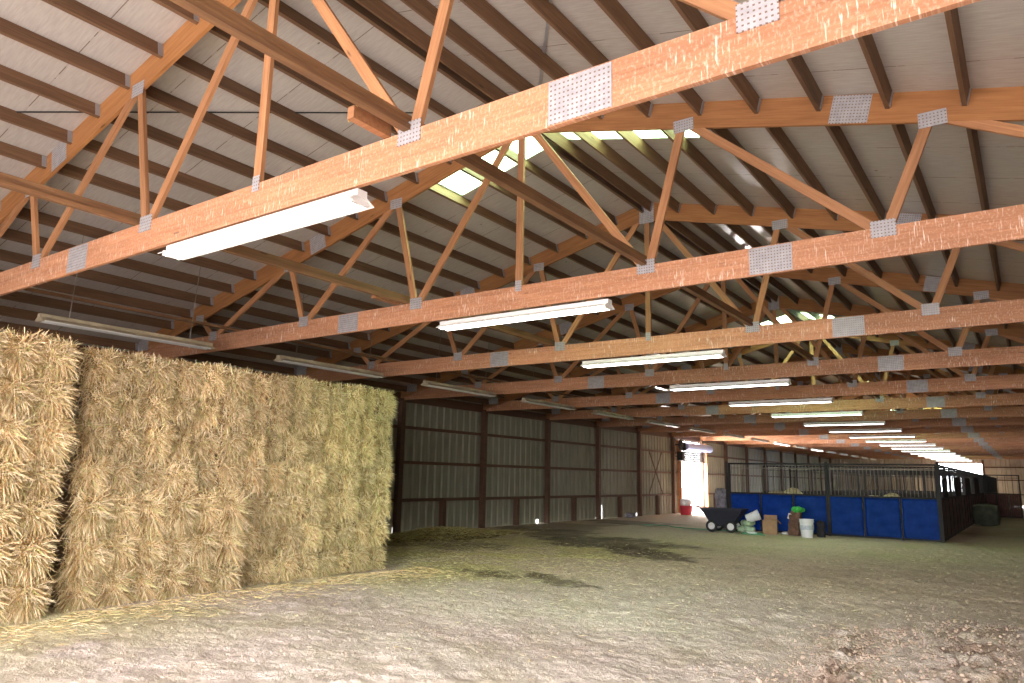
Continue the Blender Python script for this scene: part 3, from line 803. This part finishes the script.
def stall_panel(loc, rz, L, low, label, cat='stall panel', group=None, sheet=None, bars=True, posts=True):
    """Local x along the panel from 0 to L, lower boarding, upper bars."""
    t = empty('horse_stall', loc, rz); tag(t, label, cat, group)
    mb = MB()
    for x in (0.03, L-.03): mb.box((x, 0, (ZG+.02)/2), (.06, .06, ZG+.02))
    for z in (.05, ZP, ZG): mb.box((L/2, 0, z), (L, .05, .05))
    for i in (1, 2): mb.box((L*i/3, -.005, ZP/2), (.04, .055, ZP))
    mb.obj('frame', M['steel'], t)
    for i in range(3):
        if low == 'tarp':
            link('tarp', tarp_sheet(L/3-.05, ZP-.06), t, (L*(i+.5)/3, 0.0, .04))
        else:
            mb = MB(); w = (L/3-.05); n = 5
            for j in range(n): mb.box((L*(i+.5)/3-w/2+w*(j+.5)/n, 0, ZP/2), (w/n-.002, .022, ZP-.08))
            mb.obj('board_panel', M[low], t)
    if bars:
        mb = MB(); n = int(L/{'tarp': .098, 'redboard': .30}.get(low, .2))
        for i in range(1, n): mb.tube((L*i/n, 0, ZP+.02), (L*i/n, 0, ZG-.02), .0105, 6)
        mb.obj('bar_grille', M['steel_pale'] if low == 'tarp' else M['steel'], t)
        MB().box((L/2, 0, ZG-.14), (L-.05, .03, .02)).obj('grille_rail', M['steel_pale'] if low == 'tarp' else M['steel'], t)
    return t
stall_panel((SX0, YF, -.02), 0, SXM-SX0, 'tarp', 'left stall front with blue tarp lower panels and steel bars above', group='blue stall fronts')
p2 = stall_panel((SXM, YF, -.02), 0, SX1-SXM, 'tarp', 'right stall front with blue tarp lower panels, at the aisle corner', group='blue stall fronts')
for x, l in ((SX0-.04, 'beside the orange wall post'), (SXM, 'between the two blue fronts'), (SX1+.02, 'at aisle corner of blue stalls')):
    tag(MB().box((x, YF-.06, 1.07), (.065, .07, 2.2)).obj('stall_post', M['steel']), 'dark steel stall post %s' % l, 'post')
k = 0; y = YF+.08
while y+3.6 < YE-3:
    stall_panel((SX1, y, -.02), math.pi/2, 3.55, 'redboard', 'dark stall side along the aisle, %s module back from the corner' % ('first' if k == 0 else ORD[k]), group='stall sides along the aisle')
    if 0 < k < 8: stall_panel((SX0, y-.03, -.02), 0, SX1-SX0-.1, 'blackboard', 'dark partition inside the stalls, %s one behind the blue front' % ('first' if k == 1 else ORD[k-1]), group='stall partitions')
    y += 3.62; k += 1
# rug-like dark covers hung over some side grilles
M['cover'] = plain('dark_cloth', (.02, .018, .022), .9)
for i, (yy, w, zt_) in enumerate(((YF+.6, 1.5, 1.72), (YF+4.6, 2.3, 1.80), (YF+9.2, 2.6, 1.84), (YF+14.5, 3.0, 1.9))):
    mb = MB(); n = 10
    for j in range(n): mb.box((SX1+.045+.008*math.sin(j*2.1), yy+w*(j+.5)/n, (zt_+1.2)/2+.02*math.sin(j*1.3)), (.02, w/n+.004, zt_-1.2))
    tag(mb.obj('hung_blanket', M['cover']), 'dark blanket hung over aisle side bars, %s from the stall corner' % ('first' if i == 0 else ORD[i]), 'blanket', 'blankets on the stall bars')
# stall door swung into the aisle
t = stall_panel((SX1+.06, 45.2, -.02), 0, 1.55, 'redboard', 'dark red stall door swung open across the far aisle', 'stall door')
t.name = 'stall_door'
# hay heap showing over the boards inside the first stall
def dome(name, c, rx, ry, rz_, mat, label, cat, seed=0):
    bm = bmesh.new(); bmesh.ops.create_icosphere(bm, subdivisions=4, radius=1)
    for v in bm.verts:
        p = v.co; f = 1+.10*math.sin(p.x*5+seed)*math.cos(p.y*6+seed)+.05*math.sin(p.z*11+p.x*9)
        v.co = Vector((p.x*rx*f, p.y*ry*f, max(p.z, -.02)*rz_*f))
    me = bpy.data.meshes.new(name); bm.to_mesh(me); bm.free(); me.materials.append(mat)
    me.polygons.foreach_set('use_smooth', [True]*len(me.polygons))
    return tag(link(name, me, None, c), label, cat, kind='stuff')
M['bedding'] = plain('pale_bedding', (.55, .47, .26), .9, 0, .3, 14)
dome('bedding_pile', (-7.1, 26.3, 0), 1.1, .9, 1.27, M['bedding'], 'pale bedding pile showing behind the bars of the left blue stall', 'bedding')
dome('bedding_pile', (-4.0, 26.0, 0), 1.0, .9, 1.20, M['bedding'], 'pale bedding pile behind the bars of the right blue stall', 'bedding', 3)

# green-grey covered bale beside the aisle
M['mosscloth'] = plain('grey_green_cover', (.075, .085, .06), .9, 0, .3, 6)
bm = bmesh.new(); bmesh.ops.create_cube(bm, size=1); bmesh.ops.subdivide_edges(bm, edges=bm.edges[:], cuts=7, use_grid_fill=True)
for v in bm.verts:
    p = v.co.copy(); q = p.normalized()*.62
    v.co = (p*.55+q*.45); v.co.x *= .85; v.co.y *= 1.1; v.co.z = v.co.z*.80
    v.co += Vector((.012*math.sin(p.y*14), .02*math.sin(p.z*11+p.x*4), .012*math.sin(p.x*15)))
zmin = min(v.co.z for v in bm.verts)
for v in bm.verts: v.co.z -= zmin+.02
me = bpy.data.meshes.new('covered_bale'); bm.to_mesh(me); bm.free(); me.materials.append(M['mosscloth']); me.polygons.foreach_set('use_smooth', [True]*len(me.polygons))
tag(link('covered_bale', me, None, (-1.65, 35.0, 0)), 'grey-green rounded bundle standing in the dark aisle beside stall sides', 'bundle')

# ------------------------------------------------------------------ things in front of the stalls
# dump cart
M['black_poly'] = plain('black_poly', (.018, .020, .035), .45)
M['wheel_white'] = plain('white_wheel', (.75, .73, .74), .5)
M['tyre'] = plain('tyre_rubber', (.02, .02, .02), .8)
M['redpaint'] = plain('faded_red', (.60, .16, .13), .5)
cx, cy = -7.9, 22.6
t = empty('garden_cart', (cx, cy, 0), R(4)); tag(t, 'dark two-wheeled tub cart with white wheel centres left of the blue stalls', 'cart')
bm = bmesh.new()
def ring(xa, xb, yh, z): return [bm.verts.new(v) for v in ((xa, -yh, z), (xb, -yh, z), (xb, yh, z), (xa, yh, z))]
r0 = ring(-.36, .30, .24, .22); r1 = ring(-.62, .62, .38, .66); r2_ = ring(-.66, .66, .42, .68); r3 = ring(-.66, .66, .42, .71); r4 = ring(-.58, .58, .34, .71); r5 = ring(-.33, .27, .21, .25)
for a, b_ in ((r0, r1), (r1, r2_), (r2_, r3), (r3, r4), (r4, r5)):
    for i in range(4): bm.faces.new((a[i], a[(i+1) % 4], b_[(i+1) % 4], b_[i]))
bm.faces.new(list(reversed(r0))); bm.faces.new(r5)
bmesh.ops.recalc_face_normals(bm, faces=bm.faces); bmesh.ops.bevel(bm, geom=bm.edges[:], offset=.015, segments=2, affect='EDGES')
me = bpy.data.meshes.new('tub'); bm.to_mesh(me); bm.free(); me.materials.append(M['black_poly']); link('tub', me, t)
for (wx, wy) in ((-.30, -.36), (.28, -.36), (-.30, .36), (.28, .36)):
    rm = Matrix.Rotation(R(90), 3, 'X')
    w_ = MB().torus((0, 0, 0), .135, .045, 'Y').obj('wheel', M['tyre'], t, (wx, wy, .18), True)
    MB().tube((0, -.03, 0), (0, .03, 0), .105, 20).obj('wheel_centre', M['wheel_white'], w_, smooth=True)
MB().bar((-.30, -.36, .18), (-.30, .36, .18), .03).bar((.28, -.36, .18), (.28, .36, .18), .03).bar((-.30, 0, .18), (.28, 0, .2), .05).obj('axle_frame', M['steel'], t)
MB().path([(-.60, -.25, .70), (-.82, -.25, .74), (-.82, .25, .74), (-.60, .25, .70)], .016, 8).obj('handle', M['redpaint'], t, smooth=True)
# grey sack standing in the wall bay behind the cart
def sack(name, loc, w, d, h, mat, label, cat='sack', lean=0, rz=0):
    bm = bmesh.new(); bmesh.ops.create_cube(bm, size=1); bmesh.ops.subdivide_edges(bm, edges=bm.edges[:], cuts=9, use_grid_fill=True)
    for v in bm.verts:
        x, y, z = v.co; u = z+.5; e = 1-.55*max(0, u-.78)/.22-.12*(1-min(1, u*6))
        q = math.sqrt(1-min(.75, abs(y)*1.1)**2)
        v.co = Vector((x*w*(.88+.12*e)*(1+.05*math.sin(u*9))*q+.015*math.sin(u*17+x*6), y*d*e*(1+.22*math.cos(x*3)), u*h+.02*math.sin(x*12)*(u > .8)))
        v.co.x += lean*u*u
    me = bpy.data.meshes.new(name); bm.to_mesh(me); bm.free(); me.materials.append(mat); me.polygons.foreach_set('use_smooth', [True]*len(me.polygons))
    o = link(name, me, None, loc, (0, 0, rz)); tag(o, label, cat); return o
M['greysack'] = plain('mottled_grey_sack', (.20, .18, .21), .8, 0, .55, 9)
sack('feed_sack', (-8.55, 24.25, 0), .40, .34, 1.28, M['greysack'], 'tall mottled grey sack standing upright behind the dark cart')
# cardboard box, slightly crushed
M['card'] = plain('brown_card', (.36, .22, .12), .85, 0, .15)
t = empty('cardboard_box', (-6.62, 22.95, 0), R(12)); tag(t, 'small open brown cardboard box on dirt against the blue tarps', 'box')
mb = MB(); s_ = .40
for (c_, d_) in (((0, -s_/2, .2), (s_, .012, .40)), ((0, s_/2, .2), (s_, .012, .40)), ((-s_/2, 0, .2), (.012, s_, .40)), ((s_/2, 0, .2), (.012, s_, .40)), ((0, 0, .01), (s_, s_, .012))): mb.box(c_, d_)
mb.obj('carton', M['card'], t)
mb = MB(); mb.box((s_/2+.06, 0, .36), (.15, s_*.96, .01), Matrix.Rotation(R(50), 3, 'Y')); mb.obj('flap', M['card'], t)
mb = MB(); mb.box((0, s_/2+.02, .47), (s_*.96, .01, .15), Matrix.Rotation(R(-18), 3, 'X')); mb.obj('flap', M['card'], t)
# brown bundle with a green top
M['brownsack'] = plain('brown_sack', (.13, .07, .045), .9, 0, .5, 9)
M['greencloth'] = plain('bright_green_cloth', (.05, .42, .07), .6, 0, .2, 6)
t = empty('garden_bundle', (-5.92, 22.95, 0)); tag(t, 'upright brown bundle with bright green top leaning at the blue tarps', 'bundle')
o = sack('brown_sack', (0, 0, 0), .34, .3, .70, M['brownsack'], None, None, .08); o.parent = t
for kk in ('label', 'category'):
    if kk in o: del o[kk]
bm = bmesh.new(); bmesh.ops.create_icosphere(bm, subdivisions=3, radius=1)
for v in bm.verts: v.co = Vector((v.co.x*.19, v.co.y*.15, v.co.z*.10))*(1+.12*math.sin(v.co.x*7+v.co.y*5))
me = bpy.data.meshes.new('green_top'); bm.to_mesh(me); bm.free(); me.materials.append(M['greencloth']); link('green_top', me, t, (.12, 0, .74))
MB().box((-.09, -.13, .55), (.09, .02, .16), Matrix.Rotation(.3, 3, 'Y')).obj('white_tag', M['wheel_white'], t)
# buckets
def bucket(loc, rot, label, mat, r=.155, h=.42, handle=True, name='plastic_bucket'):
    t = empty(name, loc); t.rotation_euler = rot; tag(t, label, 'bucket')
    prof = [(r*.82, 0), (r*.84, .01), (r, h*.86), (r*1.06, h*.86), (r*1.06, h*.90), (r*1.01, h*.90), (r*1.03, h), (r*1.08, h), (r*1.08, h+.012), (r*.98, h+.012), (r*.80, .02), (.01, .02)]
    mb = MB(); mb.lathe(prof); mb.obj('pail', mat, t, smooth=True)
    if handle:
        pts = [(r*1.06*math.cos(a), -.03-.17*math.sin(a)*.5, h*.86-.16*math.sin(a)) for a in [math.pi*i/10 for i in range(11)]]
        MB().path(pts, .004).obj('wire_handle', M['steel_pale'], t)
    return t
M['pail_white'] = plain('white_plastic', (.78, .80, .82), .35, 0, .05)
b1 = bucket((-5.42, 22.35, 0), (0, 0, 0), 'white plastic bucket standing on the dirt in front of blue tarps', M['pail_white'], .19, .50)
MB().lathe([(.186, .22), (.188, .22), (.194, .34), (.192, .34)], n=28).obj('printed_band', plain('grey_print', (.50, .55, .62), .4, 0, .3, 30), b1)
tag(sack('dark_sack', (-5.12, 22.75, 0), .22, .2, .45, M['cover'], None, None), 'small dark sack behind the white upright bucket', 'sack')
b2 = bucket((-7.22, 22.62, .42), (R(12), R(68), R(25)), 'white bucket tipped on its side on bags beside the cart', M['pail_white'], .15, .38)
M['baggreen'] = plain('green_white_bag', (.30, .40, .27), .6, 0, .7, 7)
def slump(loc, w, d, h, mat, label, rz=0):
    bm = bmesh.new(); bmesh.ops.create_icosphere(bm, subdivisions=4, radius=1)
    for v in bm.verts:
        p = v.co.copy(); f = 1+.08*math.sin(p.x*8+w*40)+.06*math.sin(p.y*9)
        v.co = Vector((abs(p.x)**.7*math.copysign(1, p.x)*w/2*f, abs(p.y)**.7*math.copysign(1, p.y)*d/2*f, (abs(p.z)**.8*math.copysign(1, p.z)+1)*h/2))
    me = bpy.data.meshes.new('plastic_bag'); bm.to_mesh(me); bm.free(); me.materials.append(mat); me.polygons.foreach_set('use_smooth', [True]*len(me.polygons))
    return tag(link('plastic_bag', me, None, loc, (0, 0, rz)), label, 'bag')
slump((-7.28, 22.72, -.01), .50, .42, .24, M['baggreen'], 'green and white bag lying under the tipped white bucket', .3)
slump((-7.22, 22.70, .21), .42, .34, .18, M['baggreen'], 'upper green and white bag directly beneath tipped bucket', -.5)
slump((-6.98, 22.30, -.01), .34, .22, .09, M['pail_white'], 'flat white bag on the dirt right of the cart', .2)
slump((-6.20, 23.1, -.01), .26, .16, .09, M['pail_white'], 'little white bag between the cardboard box and the brown bundle', .1)
# red tub and white bag by the doorway
bucket((XL+.95, 30.7+1.1, 0), (0, 0, 0), 'red plastic tub on the dirt near the bright side doorway', M['redpaint'] if False else plain('red_plastic', (.55, .03, .06), .4), .29, .40, False, 'plastic_tub')
slump((XL+.93, 31.8, .36), .46, .42, .36, M['pail_white'], 'white plastic bag heaped on top of the red tub')
slump((XL+.45, 27.2, -.01), .34, .4, .22, M['greysack'], 'small grey bag lying at the foot of the left wall')
# green hose
M['hose'] = plain('green_hose', (.10, .30, .16), .5)
pts = []
for i in range(60):
    u = i/59; x = -11.0+4.3*u+.15*math.sin(u*14); y = 23.0-.7*u+.35*math.sin(u*9+1)+1.0*(1-u)*math.sin(u*3)
    pts.append((x, y, float(ground_z(np.array([x]), np.array([y]))[0])+.018))
for i in range(40):
    a = i*.5; pts.append((-6.9+.28*math.cos(a)*(1+.1*math.sin(i)), 22.05+.22*math.sin(a), .02+.004*(i % 7)))
tag(MB().path(pts, .016, 6).obj('garden_hose', M['hose'], smooth=True), 'green garden hose lying on the ground past the cart', 'hose')
